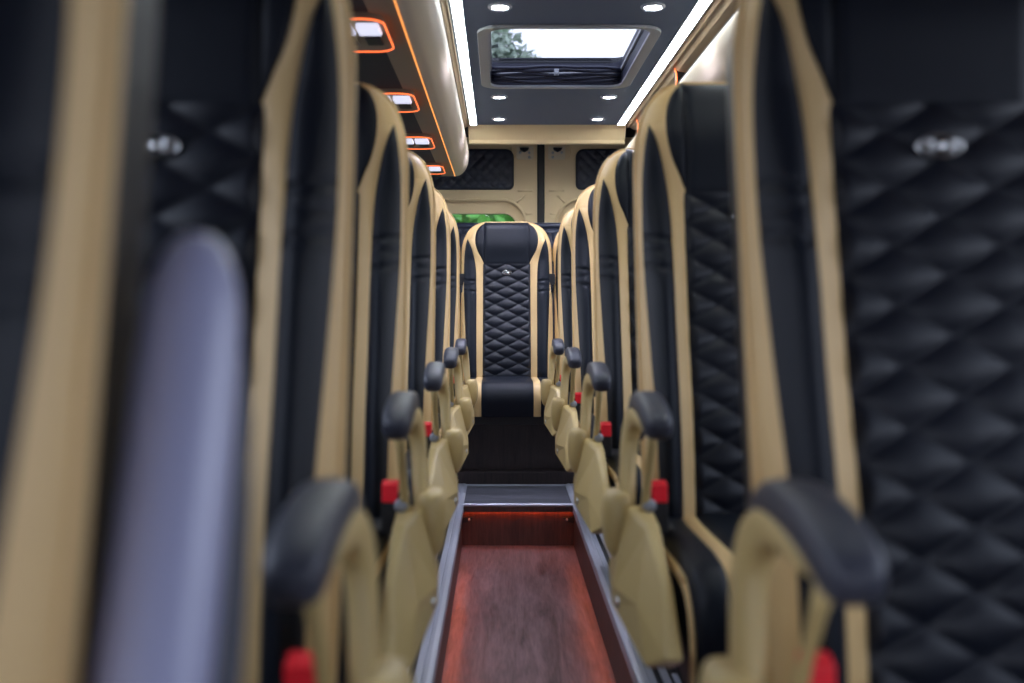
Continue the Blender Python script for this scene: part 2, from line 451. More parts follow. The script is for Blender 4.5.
def make_armrest(parent, s, raised=False):
    """s = side of the seat (+1 / -1) that faces the aisle"""
    X = s * 0.214
    arm = bmesh.new()
    stalk = [(-.222, .480), (-.205, .53), (-.192, .575), (-.190, .608), (-.200, .632), (-.224, .648), (-.256, .656), (-.310, .654), (-.37, .643)]
    n = 8; rows = []
    # broad curved arm, section deep in y and flat in x
    path = [Vector((0, a, b)) for a, b in stalk]
    wide = [.034, .032, .030, .028, .025, .020, .015, .012, .009]
    thick = [.013, .013, .013, .014, .014, .015, .016, .017, .016]
    seg = 12
    for i, p in enumerate(path):
        t = (path[min(i + 1, n)] - path[max(i - 1, 0)]).normalized(); nrm = Vector((0, -t.z, t.y))
        rg = []
        for k in range(seg):
            a = k * 2 * PI / seg; ca, sa = math.cos(a), math.sin(a)
            ca = math.copysign(abs(ca) ** .6, ca); sa = math.copysign(abs(sa) ** .6, sa)
            xx = X + s * 0.014 * max(0, 1 - i / 5) - s * .008 * max(0, (i - 5) / 3)
            rg.append(arm.verts.new((xx + thick[i] * sa, p.y + nrm.y * wide[i] * ca, p.z + nrm.z * wide[i] * ca)))
        rows.append(rg)
    for A, C in zip(rows, rows[1:]):
        for k in range(seg): arm.faces.new((A[k], A[(k + 1) % seg], C[(k + 1) % seg], C[k]))
    arm.faces.new(rows[0][::-1]); arm.faces.new(rows[-1])
    pad = bmesh.new()
    # soft rounded pad on top, following the arm over its rear shoulder
    pp = [(-.166, .600), (-.176, .632), (-.198, .658), (-.232, .675), (-.280, .680), (-.335, .674), (-.372, .664), (-.400, .653), (-.412, .647)]
    ww = [.014, .016, .018, .020, .0215, .022, .022, .021, .014]; tt = [.006, .010, .013, .016, .018, .020, .021, .020, .012]
    PX = s * .205
    P2 = [Vector((0, a, b)) for a, b in pp]; rows = []
    seg = 16
    for i, p in enumerate(P2):
        t = (P2[min(i + 1, 8)] - P2[max(i - 1, 0)]).normalized(); nrm = Vector((0, -t.z, t.y))
        rg = []
        for k in range(seg):
            a = k * 2 * PI / seg; ca, sa = math.cos(a), math.sin(a)
            ca = math.copysign(abs(ca) ** .55, ca); sa = math.copysign(abs(sa) ** .55, sa)
            rg.append(pad.verts.new((PX + ww[i] * sa, p.y + nrm.y * tt[i] * ca, p.z + nrm.z * tt[i] * ca)))
        rows.append(rg)
    for A, C in zip(rows, rows[1:]):
        for k in range(seg): pad.faces.new((A[k], A[(k + 1) % seg], C[(k + 1) % seg], C[k]))
    pad.faces.new(rows[0][::-1]); pad.faces.new(rows[-1])
    brace = bmesh.new()
    tube(brace, [(s * .205, -.345, .640), (s * .205, -.325, .61), (s * .205, -.300, .57), (s * .206, -.272, .52), (s * .207, -.250, .47)], [.009, .007, .006, .007, .010], 8)
    if raised:      # folded up: a long padded arm standing beside the backrest
        arm.free(); pad.free(); arm = bmesh.new(); pad = bmesh.new(); brace.free()
        up = [(-.218, .47), (-.190, .50), (-.140, .54), (-.050, .60), (.010, .70), (.035, .80), (.045, .88)]
        tube(arm, [(s * .226, a_, b_) for a_, b_ in up], [.022, .018, .016, .015, .014, .012, .008], 12)
        up = [(-.150, .50), (-.108, .58), (-.045, .70), (-.008, .80), (.016, .875), (.024, .905), (.027, .922), (.028, .930)]
        tube(pad, [(s * .213, a_, b_) for a_, b_ in up], [.020, .024, .025, .025, .0245, .022, .015, .006], 16)
    a = obj('armrest', arm, 'pad' if raised else 'gold', parent, sub=1)
    obj('armrest_pad', pad, 'pad_sheen' if raised else 'pad', a, sub=1)
    if not raised: obj('inner_brace', brace, 'gold', a)
    # cup around the pivot
    cup = bmesh.new()
    rows = []
    prof = [(.424, .008, .010), (.431, .017, .025), (.450, .023, .036), (.478, .026, .041), (.505, .0255, .041), (.527, .022, .038), (.532, .016, .030)]
    for (z, rx, ry) in prof:
        rows.append([cup.verts.new((s * .243 + rx * math.copysign(abs(math.cos(k * PI / 8)) ** .8, math.cos(k * PI / 8)), -.218 + ry * math.copysign(abs(math.sin(k * PI / 8)) ** .8, math.sin(k * PI / 8)), z)) for k in range(16)])
    for A, C in zip(rows, rows[1:]):
        for k in range(16): cup.faces.new((A[k], A[(k + 1) % 16], C[(k + 1) % 16], C[k]))
    cup.faces.new(rows[0][::-1]); cup.faces.new(rows[-1])
    obj('pivot_cup', cup, 'gold', a, sub=1)
    bm = cyl(bmesh.new(), (s * .222, -.325, .535), .008, .0, 'Y', 4) if False else bmesh.new()
    tube(bm, [(s * .200, -.24, .515), (s * .200, -.266, .517), (s * .200, -.279, .518), (s * .200, -.282, .518)], [.006, .006, .011, .007], 14)
    obj('armrest_knob', bm, 'knob', a)
    # faceted side shroud below
    bm = bmesh.new()
    o = [(-.165, .495), (-.175, .400), (-.25, .358), (-.47, .338), (-.525, .365), (-.44, .440), (-.33, .500), (-.25, .512)]
    offs_out = [.236, .252, .256, .236, .214, .206, .212, .232]
    A = [bm.verts.new((s * offs_out[i], y, z)) for i, (y, z) in enumerate(o)]
    Bk = [bm.verts.new((s * .192, y, z)) for (y, z) in o]
    mid = bm.verts.new((s * .256, -.275, .392)); mid2 = bm.verts.new((s * .236, -.40, .400))
    N = len(o)
    for i in range(N): bm.faces.new((A[i], A[(i + 1) % N], Bk[(i + 1) % N], Bk[i]))
    bm.faces.new(Bk)
    bm.faces.new((A[0], A[1], mid)); bm.faces.new((A[1], A[2], mid)); bm.faces.new((A[2], A[3], mid2, mid)); bm.faces.new((A[3], A[4], mid2))
    bm.faces.new((A[4], A[5], mid2)); bm.faces.new((A[5], A[6], mid2)); bm.faces.new((A[6], A[7], mid, mid2)); bm.faces.new((A[7], A[0], mid))
    sh = obj('side_shroud', bm, 'gold', parent, smooth=False, bev=0.006)
    bm = bmesh.new(); cyl(bm, (s * .244 if s > 0 else -.253, -.290, .372), .009, .009, 'X', 16)
    obj('shroud_bolt', bm, 'bolt', sh)
    return a

def make_seat(name, side, label, group, raised=False, low=0.0, sx=0.88, legs=True):
    root = empty(name, (0, 0, 0), label, 'seat', group)
    bk_ = make_backrest(root); cu_ = make_cushion(root)
    for part in [bk_, cu_] + list(bk_.children) + [q for p in bk_.children for q in p.children] + list(cu_.children):
        if part.name.startswith(('badge', 'emblem')): continue
        for v in part.data.vertices:
            ax = abs(v.co.x)
            v.co.x = math.copysign(min(ax, .117) * sx + max(0, ax - .117) * (.77 if sx < 1 else 1), v.co.x)
    if side: make_armrest(root, side, raised)
    bm = bmesh.new()
    box(bm, -.165, .165, -.48, -.12, .285, .322)
    box(bm, -.17, .17, -.13, -.07, .285, .44)
    obj('seat_frame', bm, 'steel', root, smooth=False, bev=.004)
    for s in ((side * .010, -side * .145) if side < 0 else (side * .05, -side * .12)) if legs else ():
        bm = bmesh.new()
        z0 = low
        prism(bm, [(-.46, z0 + .03), (-.10, z0 + .03), (-.10, z0), (-.50, z0), (-.50, z0 + .03)], s - .02, s + .02, 'YZ')
        prism(bm, [(-.42, z0 + .03), (-.20, z0 + .03), (-.14, .285), (-.40, .285)], s - .015, s + .015, 'YZ')
        obj('leg', bm, 'steel', root, smooth=False, bev=.003)
    if not side: return root
    sd = side
    bm = bmesh.new()
    bx = sd * .180
    box(bm, bx - .014, bx + .014, -.252, -.225, .465, .532)
    bk = obj('belt_buckle', bm, 'dark', root, smooth=False, bev=.004)
    bm = B(bx - .0115, bx + .0115, -.284, -.271, .505, .537)
    bm2 = bmesh.new(); bm.free()
    # sloping red press button
    prism(bm2, [(-.2535, .517), (-.2535, .545), (-.240, .550), (-.230, .550), (-.230, .517)], bx - .0125, bx + .0125, 'YZ')
    obj('release_button', bm2, 'red', bk, smooth=False, bev=.002)
    return root

def copy_tree(o, parent=None):
    c = o.copy(); COL.objects.link(c); c.parent = parent
    for ch in list(o.children): copy_tree(ch, c)
    return c

# ------------------------------------------------------------------ seats
ROWY = [1.032, 1.81, 2.59, 3.37, 4.15]
RX, LX, RZX = 0.433, -0.337, 0.038
right_labels = ['large blurred quilted leather seat nearest the camera, right of the aisle',
                'quilted leather seat right of the aisle, second from the camera',
                'black and tan leather seat right of the aisle, third from the camera',
                'black and tan leather seat right of the aisle, fourth from the camera',
                'small distant black and tan seat on the right, farthest one before the rear bench row']
left_labels = ['blurred black leather seat on the left with badge and red buckle, behind the raised armrest',
               'black and tan leather seat on the left, directly behind the one with the badge',
               'black and tan leather seat on the left, third from last before the rear bench row',
               'narrow-looking black and tan seat on the left, next to last before the rear seat',
               'small distant black and tan seat on the left, last one before the rear bench row']
RG, LG = 'passenger seats along the right of the aisle', 'passenger seats along the left of the aisle'
pr = make_seat('passenger_seat', -1, right_labels[0], RG)
pl = make_seat('passenger_seat', 1, left_labels[0], LG)
for i, y in enumerate(ROWY):
    for proto, x, labs in ((pr, RX, right_labels), (pl, LX, left_labels)):
        o = proto if i == 0 else copy_tree(proto)
        o.location = (x - (.015 if x < 0 and i else 0), y, 0)
        o['label'] = labs[i]
near = make_seat('passenger_seat', 1, 'very blurred seat at the left picture edge, its armrest folded up', LG, raised=True)
near.location = (-0.359, 0.452, -0.065)
# rear bench row: centre seat in view, slivers of the two beside it
rc = make_seat('bench_seat', 0, 'black quilted rear seat with tan stripes facing the camera at the end of the aisle', 'rear seat row', sx=1.0, legs=False)
rc.location = (RZX, 4.95, 0)
for x, lab in ((-0.418, 'rear corner seat left of the central rear seat, mostly hidden'), (0.494, 'rear seat right of the central rear seat, its tan left edge showing')):
    o = copy_tree(rc); o.location = (x, 4.97, 0); o['label'] = lab

# ------------------------------------------------------------------ room shell (absolute)
Z = lambda v: v + CH            # height relative to the eye -> world
Y0, Y1 = -1.1, 5.56             # front and rear of the cabin
XL, XR = -0.66, 1.14
# raised floors each side of the sunken aisle
struct('floor', box(box(box(bmesh.new(), XL, -.156, Y0, 4.09, -.20, 0), .312, XR, Y0, 4.09, -.20, 0), XL, XR, 4.09, Y1, -.20, 0), 'vinyl', smooth=False)
# sunken aisle floor, side walls and riser
struct('floor_aisle', B(-.17, .326, Y0, 4.10, -.19, -.165), 'trough', smooth=False)
struct('trim_1', B(-.162, -.152, Y0, 4.09, -.165, -.012), 'riser', smooth=False)
struct('trim_2', B(.308, .318, Y0, 4.09, -.165, -.012), 'riser', smooth=False)
struct('trim_3', B(-.152, .308, 4.08, 4.092, -.165, -.020), 'riser', smooth=False)

def rail(name, xi, s, lab):
    """aluminium edge profile of the raised floor: xi inner edge, s outward direction"""
    r = empty(name, (xi, 1.2, 0), lab, 'rail', 'aluminium edge rails of the aisle')
    y0, y1 = Y0 + .05 - 1.2, 4.53 - 1.2
    bm = bmesh.new()
    prof = [(-.0125, -.024), (-.0125, .004), (-.010, .006), (.000, .009), (.010, .009), (.012, .007), (.014, .009), (.028, .009), (.030, .006), (.030, -.0), (-.0105, -.0), (-.0105, -.024)]
    prism(bm, [(s * a, b) for a, b in prof], y0, y1)
    obj('edge_profile', bm, 'alu', r, smooth=False)
    bm = B(min(s * .031, s * .043), max(s * .031, s * .043), y0, y1, 0.0, .004)
    obj('rubber_insert', bm, 'dark', r, smooth=False)
    bm = bmesh.new(); prism(bm, [(s * .044, 0), (s * .044, .009), (s * .050, .010), (s * .060, .010), (s * .062, .006), (s * .062, 0)], y0, y1)
    obj('outer_profile', bm, 'alu', r, smooth=False)
    return r
rail('floor_rail', -.158, -1, 'silver aluminium floor rail along the left edge of the sunken aisle')
rail('floor_rail', .315, 1, 'silver aluminium floor rail along the right edge of the sunken aisle')
# seat mounting tracks under the seats
for x, lab in ((-.242, 'low seat track with steel clips beside the left floor rail'), (.386, 'low seat track with steel clips beside the right floor rail')):
    r = empty('seat_track', (x, 1.2, 0), lab, 'seat track', 'seat mounting tracks')
    obj('track', B(-.008, .008, -1.5, 2.8, 0, .012), 'dark', r, smooth=False)
    for k in range(9):
        y = -1.4 + k * .45
        obj('clip', B(-.006, .006, y, y + .13, .012, .017), 'alu', r, smooth=False, bev=.001)
# cross trims round the small flat piece at the end of the aisle
t = empty('step_trim', (0.078, 4.09, 0), 'silver trim strip along the top of the step at the far end of the sunken aisle', 'step trim')
bm = bmesh.new(); prism(bm, [(-.026, .0), (-.026, .006), (-.018, .009), (-.006, .009), (.004, .006), (.004, 0)], -.226, .226, 'YZ'); obj('nosing', bm, 'alu', t, smooth=False)
obj('lip', box(B(-.226, .226, -.026, .0, -.012, .0), -.226, .226, -.028, -.025, -.024, .0), 'riser', t, smooth=False)
tag(obj('cross_trim', B(-.150, .305, 4.515, 4.53, 0, .006), 'alu', smooth=False), 'thin silver cross strip in front of the dark rear seat box', 'floor trim')
# corner brackets on the riser
for x, s, lab in ((-.152, 1, 'small dark bracket in the upper left corner of the aisle step'), (.308, -1, 'small dark bracket in the upper right corner of the aisle step')):
    b = empty('corner_bracket', (x, 4.08, -.045), lab, 'bracket', 'corner brackets of the aisle step')
    bm = bmesh.new(); prism(bm, [(0, 0), (s * .045, 0), (s * .045, -.004), (s * .02, -.02), (0, -.024)], -.004, -.022)
    obj('bracket_plate', bm, 'dark', b, smooth=False)
    obj('bracket_screw', cyl(bmesh.new(), (s * .03, -.03, -.008), .005, .010, 'Y', 12), 'bolt', b)
# hidden orange light lines under the rails
def led(nm, a, lab):
    tag(obj(nm, B(*a), 'warmled', smooth=False), lab, 'light strip', 'orange aisle light strips')
led('floor_light', (-.152, -.149, Y0 + .1, 4.05, -.022, -.014), 'orange light line tucked under the left floor rail')
led('floor_light', (.305, .308, Y0 + .1, 4.05, -.022, -.014), 'orange light line tucked under the right floor rail')
led('floor_light', (-.14, .296, 4.069, 4.074, -.021, -.014), 'orange light line under the lip of the aisle step')

# rear seat box
bx = empty('rear_seat_box', (0.24, 4.55, 0), 'dark wood box under the rear seats with an overhanging lower ledge', 'seat box')
obj('ledge', B(-.485, .225, -.01, .5, .0, .062), 'boxwood', bx, smooth=False, bev=.006)
obj('front_panel', B(-.88, .88, .06, .075, .062, .284), 'boxwood', bx, smooth=False)
obj('side_ledge', B(.225, .86, .03, .5, .0, .05), 'boxwood', bx, smooth=False)

# walls with windows; on the left an unseen opening, added to light the near seat
WIN = {'wall_left': ((.45, 1.45), (1.65, 3.05), (3.25, 5.34)), 'wall_right': ((-.25, 1.35), (1.55, 3.05), (3.25, 5.34))}
def side_wall(nm, x, t):
    holes = [rrect(a, b, Z(-.12), Z(.55), .06) for a, b in WIN[nm]]
    if nm == 'wall_left': holes.append(rrect(-1.0, .10, .03, Z(.24), .04))
    return plate(nm, [(Y0, -.2), (Y1 + .05, -.2), (Y1 + .05, Z(1.02)), (Y0, Z(1.02))], holes, t, 'wall', 'YZ', x, kind='structure')
side_wall('wall_left', XL - .03, .05)
side_wall('wall_right', XR + .03, .05)
k = 1
for x, nm in ((XL - .035, 'wall_left'), (XR + .035, 'wall_right')):
    for a, b in WIN[nm]:
        o = struct('window_%d' % k, B(x - .003, x + .003, a - .02, b + .02, Z(-.14), Z(.57)), 'glass', smooth=False); k += 1
# front: bulkhead with an unseen windscreen, set low and near for sheen on the seats
plate('wall_front', [(XL - .05, -.2), (XR + .05, -.2), (XR + .05, Z(1.02)), (XL - .05, Z(1.02))], [rrect(XL + .10, XR - .25, Z(-.60), Z(.18), .08)], .05, 'wall', 'XZ', Y0 - .03, kind='structure')
struct('window_%d' % k, B(XL + .08, XR - .23, Y0 - .035, Y0 - .029, Z(-.62), Z(.20)), 'glass', smooth=False); k += 1

# ceiling with the roof hatch opening
HX0, HX1, HY0, HY1 = -.058, .520, 3.20, 4.08
hole = rrect(HX0, HX1, HY0, HY1, .07, 8)
plate('ceiling', rrect(-.115, .595, Y0, 4.97, .001, 1), [hole], .016, 'ceil', 'XY', Z(.908), kind='structure')
# roof skin above
plate('ceiling_roof', [(XL - .05, Y0), (XR + .05, Y0), (XR + .05, Y1 + .05), (XL - .05, Y1 + .05)], [rrect(HX0 + .0, HX1 - .0, HY0, HY1, .05)], .02, 'body', 'XY', Z(1.005), kind='structure')
# coves
for nm, s in (('trim_4', -1), ('trim_5', 1)):
    bm = bmesh.new(); cx = .24
    prof = [(.398, .900), (.412, .892), (.425, .895), (.440, .884), (.52, .868), (.66, .82), (.92, .74), (.92, .80), (.66, .90), (.398, .925)]
    prism(bm, [(cx + s * a, Z(b)) for a, b in prof], Y0, 5.02)
    struct(nm, bm, 'cove', smooth=False)
# long light strips
for x0, x1, s, lab in ((-.146, -.108, -1, 'long glowing white ceiling light strip on the left of the roof hatch'), (.588, .630, 1, 'long glowing white ceiling light strip on the right of the roof hatch')):
    r = empty('ceiling_light_strip', ((x0 + x1) / 2, 1.6, Z(.9)), lab, 'light strip', 'long white ceiling light strips')
    h = (x1 - x0) / 2
    bm = bmesh.new(); prism(bm, [(-h + .003, -.003), (-h * .5, -.009), (h * .5, -.009), (h - .003, -.003), (h - .003, .006), (-h + .003, .006)], -.5, 3.33)
    obj('diffuser', bm, 'strip', r, smooth=False)
    bm = bmesh.new()
    for q in (-1, 1): box(bm, min(q * h, q * (h - .003)), max(q * h, q * (h - .003)), -.5, 3.335, -.006, .010)
    box(bm, -h, h, 3.331, 3.337, -.010, .010)
    obj('channel', bm, 'alu', r, smooth=False)

# downlights
dl = [(.003, 2.99, 'round chrome ceiling lamp near the top left of the roof hatch'), (.465, 2.99, 'round chrome ceiling lamp near the top right of the roof hatch'),
      (.001, 4.29, 'round ceiling lamp just behind the left end of the roof hatch'), (.476, 4.29, 'round ceiling lamp just behind the right end of the roof hatch'),
      (.001, 4.80, 'rearmost round ceiling lamp on the left, above the cream header'), (.477, 4.80, 'rearmost round ceiling lamp on the right, above the cream header')]
first = None
for x, y, lab in dl + [(.003, 1.7, 'x'), (.47, 1.7, 'x')]:
    if lab == 'x':      # further lamps of the same rows, above the camera
        lab = 'round ceiling lamp above the camera, out of the picture'; continue
    if first is None:
        first = r = empty('ceiling_lamp', (0, 0, 0), lab, 'ceiling lamp', 'round ceiling lamps')
        obj('rim', ring(bmesh.new(), (0, 0, 0), .024, .037, .008), 'alu', r)
        bm = bmesh.new(); cyl(bm, (0, 0, -.003), .0235, .003, 'Z', 28); obj('lens', bm, 'lamp', r)
    else: r = copy_tree(first)
    r.location = (x, y, Z(.8995)); r['label'] = lab
    l = bpy.data.lights.new('lamp_beam', 'SPOT'); l.energy = 9; l.spot_size = math.radians(120); l.spot_blend = .8; l.shadow_soft_size = .022; l.color = (.72, .72, 1.0)
    lo = bpy.data.objects.new('lamp_beam', l); COL.objects.link(lo); lo.location = (x, y, Z(.885))

# roof hatch
h = empty('roof_hatch', (.231, 3.64, Z(.9)), 'rectangular roof hatch with grey frame, showing white sky', 'roof hatch')
def hp(nm, outer, holes, t, m, z, bev=0):
    o = plate(nm, [(a - .231, b - 3.64) for a, b in outer], [[(a - .231, b - 3.64) for a, b in q] for q in holes], t, m, 'XY', z, parent=h, bevel=bev)
    return o
hp('flange', rrect(HX0 - .012, HX1 + .012, HY0 - .015, HY1 + .015, .08, 8), [rrect(HX0 + .022, HX1 - .022, HY0 + .002, HY1 - .012, .06, 8)], .010, 'grey', -.006, .002)
hp('shaft', rrect(HX0 - .002, HX1 + .002, HY0 - .002, HY1 + .002, .072, 8), [rrect(HX0 + .022, HX1 - .022, HY0 + .002, HY1 - .006, .06, 8)], .09, 'fold', .046)
hp('inner_track', rrect(HX0 + .022, HX1 - .022, HY0 + .02, HY1 - .012, .06, 8), [rrect(HX0 + .030, HX1 - .030, HY0 + .03, HY1 - .02, .05, 8)], .010, 'grey', .050)
g = hp('glass_pane', rrect(HX0 + .01, HX1 - .01, HY0 + .01, HY1 - .0, .05, 6), [], .006, 'tint', .106)
# folded blackout blind lying across the rear of the shaft
bm = bmesh.new()
bp = []
for i in range(15):
    bp.append((-.255 + .51 * i / 14, .030 + .010 * math.sin(i * PI / 14) ))
for q in range(5):
    pts = []
    for i in range(21):
        u = i / 20; x = -.262 + .524 * u
        sag = .012 * math.sin(u * PI) * (q - 2) / 2
        pts.append((x, .410 - .014 * q + .004 * math.sin(u * 9 + q), .016 + q * .008 + sag * .8 + .002 * math.sin(u * 14 + 2 * q)))
    tube(bm, pts, .0065, 8, flat=(1.0, 1.3))
bl = obj('folded_blind', bm, 'fold', h)
bm = bmesh.new(); box(bm, -.010, .010, .335, .347, .018, .045); cyl(bm, (0, .330, .028), .007, .01, 'Y', 12)
obj('blind_clasp', bm, 'knob', bl, smooth=False, bev=.002)

# ------------------------------------------------------------------ luggage racks
def cr_curve(p, k=5):
    out = []
    for i in range(len(p) - 1):
        a = p[max(i - 1, 0)]; b = p[i]; c = p[i + 1]; d = p[min(i + 2, len(p) - 1)]
        for j in range(k):
            t = j / k
            out.append(tuple(.5 * (2 * b[q] + (c[q] - a[q]) * t + (2 * a[q] - 5 * b[q] + 4 * c[q] - d[q]) * t * t + (3 * b[q] - a[q] - 3 * c[q] + d[q]) * t ** 3) for q in (0, 1)))
    return out + [p[-1]]

def make_rack(side, lab):
    s = side; cx = .24; N = .398             # nose distance from the van's centre line
    r = empty('luggage_rack', (cx, 0, Z(.645)), lab, 'luggage rack', 'luggage racks')
    y0, y1 = -.95, 5.02
    X = lambda d: s * (N + d)
    z = lambda v: v - .645
    bm = bmesh.new()
    nose = [(.004, .786), (-.002, .782), (-.005, .772), (-.0055, .750), (-.004, .725), (.002, .702), (.010, .684), (.022, .668), (.036, .656), (.050, .650), (.062, .648)]
    nose = nose[:3] + [(x_, z_) for x_, z_ in cr_curve(nose[2:])][1:]
    back = [(.062, .660), (.044, .668), (.028, .685), (.016, .705), (.012, .73), (.011, .772), (.009, .782)]
    prism(bm, [(X(a), z(b)) for a, b in nose + back], y0, y1)
    fr = obj('front_moulding', bm, 'cream', r)
    m = fr.modifiers.new('e', 'EDGE_SPLIT'); m.split_angle = math.radians(50)
    bm = bmesh.new(); prism(bm, [(X(.063), z(.6475)), (X(.065), z(.6460)), (X(.067), z(.6475)), (X(.067), z(.655)), (X(.063), z(.655))], y0, y1 - .005)
    obj('amber_line', bm, 'amber', r, smooth=False)
    bm = bmesh.new(); prism(bm, [(X(-.0035), z(.7865)), (X(.0), z(.789)), (X(.009), z(.789)), (X(.009), z(.783)), (X(-.001), z(.783))], y0, y1)
    obj('chrome_rim', bm, 'alu', r, smooth=False)
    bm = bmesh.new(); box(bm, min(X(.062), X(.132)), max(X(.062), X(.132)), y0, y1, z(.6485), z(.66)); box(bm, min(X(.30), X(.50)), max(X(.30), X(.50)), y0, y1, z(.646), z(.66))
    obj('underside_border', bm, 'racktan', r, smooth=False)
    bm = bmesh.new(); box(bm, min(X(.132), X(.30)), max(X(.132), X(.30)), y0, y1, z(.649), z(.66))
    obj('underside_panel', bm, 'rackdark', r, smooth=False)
    bm = bmesh.new()
    prism(bm, [(X(a), z(b)) for a, b in [(-.002, .786)] + nose[2:] + [(.50, .645), (.50, .70), (.35, .69), (.02, .70), (.012, .73)]], y1, y1 + .012)
    obj('end_cap', bm, 'dark', r, smooth=False)
    bm = bmesh.new(); box(bm, min(X(.066), X(.50)), max(X(.066), X(.50)), y0, y1, z(.662), z(.668))
    obj('rack_shelf', bm, 'rackdark', r, smooth=False)
    # dividers
    for k, y in enumerate((1.68, 2.72, 3.76, 4.80)):
        bm = bmesh.new()
        curve = [(.012, .775), (.026, .80), (.036, .825), (.040, .85), (.038, .875), (.032, .893)]
        prism(bm, [(X(a), z(b)) for a, b in curve + [(.30, .82), (.32, .70), (.02, .69)]], y, y + .05)
        dv = obj('divider', bm, 'dark', r, smooth=False)
        bm = bmesh.new(); tube(bm, [(X(a - .003), y - .002, z(b)) for a, b in curve], .003, 6)
        obj('divider_light', bm, 'orange', dv)
    # passenger service units
    for k, y in enumerate((1.42, 2.20, 2.98, 3.76, 4.54)):
        ua, ub = .102, .240
        ox = [(X(a), b) for a, b in rrect(ua, ub, y, y + .285, .045, 6)]
        bm = bmesh.new(); prism(bm, ox, z(.634), z(.650), 'XY')
        u = obj('vent_unit', bm, 'racktan', r, smooth=False, bev=.003)
        bm = bmesh.new(); tube(bm, [(a, b, z(.6335)) for a, b in ox], .0020, 6, closed=True)
        obj('orange_ring', bm, 'orange', u)
        for q in range(2):
            x0, x1 = sorted((X(ua + .012 + q * .060), X(ua + .064 + q * .060)))
            bm = bmesh.new(); prism(bm, [(y + .030, z(.634)), (y + .045, z(.622)), (y + .10, z(.622)), (y + .115, z(.634))], x0, x1, 'YZ')
            obj('reading_lamp', bm, 'reading', u, smooth=False, bev=.003)
            x0, x1 = sorted((X(ua + .018 + q * .060), X(ua + .058 + q * .060)))
            obj('nozzle', B(x0, x1, y + .135, y + .205, z(.627), z(.634)), 'dark', u, smooth=False, bev=.004)
    return r
make_rack(-1, 'cream luggage rack on the left with amber light line and orange ringed vents')
make_rack(1, 'cream luggage rack on the upper right, mostly hidden behind the seats')

# ------------------------------------------------------------------ rear header, doors
bm = bmesh.new()
hd = [(4.975, .902), (4.985, .880), (5.005, .850), (5.02, .832), (5.025, .815), (5.035, .812), (5.06, .815), (5.06, .93), (4.975, .93)]
prism(bm, [(a, Z(b)) for a, b in hd], -.155, .640, 'YZ')
hdr = tag(obj('rear_header', bm, 'beige', smooth=False, bev=.004), 'wide cream header panel across the top of the rear doors', 'header panel')
YD = 5.48
def quilt_pad(nm, pts, y, parent, m='navy', q=.060, h=.011, step=.009):
    """flat pad with diamond quilting filling a convex outline"""
    P = [Vector(p) for p in pts]; c = sum(P, Vector((0, 0))) / len(P)
    xs = [p.x for p in P]; zs = [p.y for p in P]
    def inside(x, z):
        d = 9
        for a, b in zip(P, P[1:] + P[:1]):
            e = b - a
            if e.length < 1e-7: continue
            dd = (e.x * (z - a.y) - e.y * (x - a.x)) / e.length
            d = min(d, dd)
        return d
    bm = bmesh.new(); nx = int((max(xs) - min(xs)) / step); nz = int((max(zs) - min(zs)) / step)
    g = {}
    area = sum(a.x * b.y - b.x * a.y for a, b in zip(P, P[1:] + P[:1]))
    sg = 1 if area > 0 else -1
    # radial fan grid so that the outline stays clean
    rings_ = 26; vs = []
    dense = []
    for a, b in zip(P, P[1:] + P[:1]):
        n = max(1, int((b - a).length / step))
        for i in range(n): dense.append(a + (b - a) * i / n)
    for j in range(rings_ + 1):
        f = 1 - j / rings_ * .995; row = []
        for p in dense:
            w_ = c + (p - c) * f
            A = w_.x / q + w_.y / q; Bq = w_.x / q - w_.y / q
            dz = h * (abs(math.sin(PI * A)) * abs(math.sin(PI * Bq))) ** .4
            e = (p - c).length * (1 - f)
            k_ = min(1, e / .02)
            row.append(bm.verts.new((w_.x, y - .004 - (dz + .008) * math.sqrt(max(0, 1 - (1 - k_) ** 2)), w_.y)))
        vs.append(row)
    n = len(dense)
    base = [bm.verts.new((p.x, y + .01, p.y)) for p in dense]
    vs = [base] + vs
    for A, C in zip(vs, vs[1:]):
        for k in range(n): bm.faces.new((A[k], A[(k + 1) % n], C[(k + 1) % n], C[k]))
    return obj(nm, bm, m, parent)

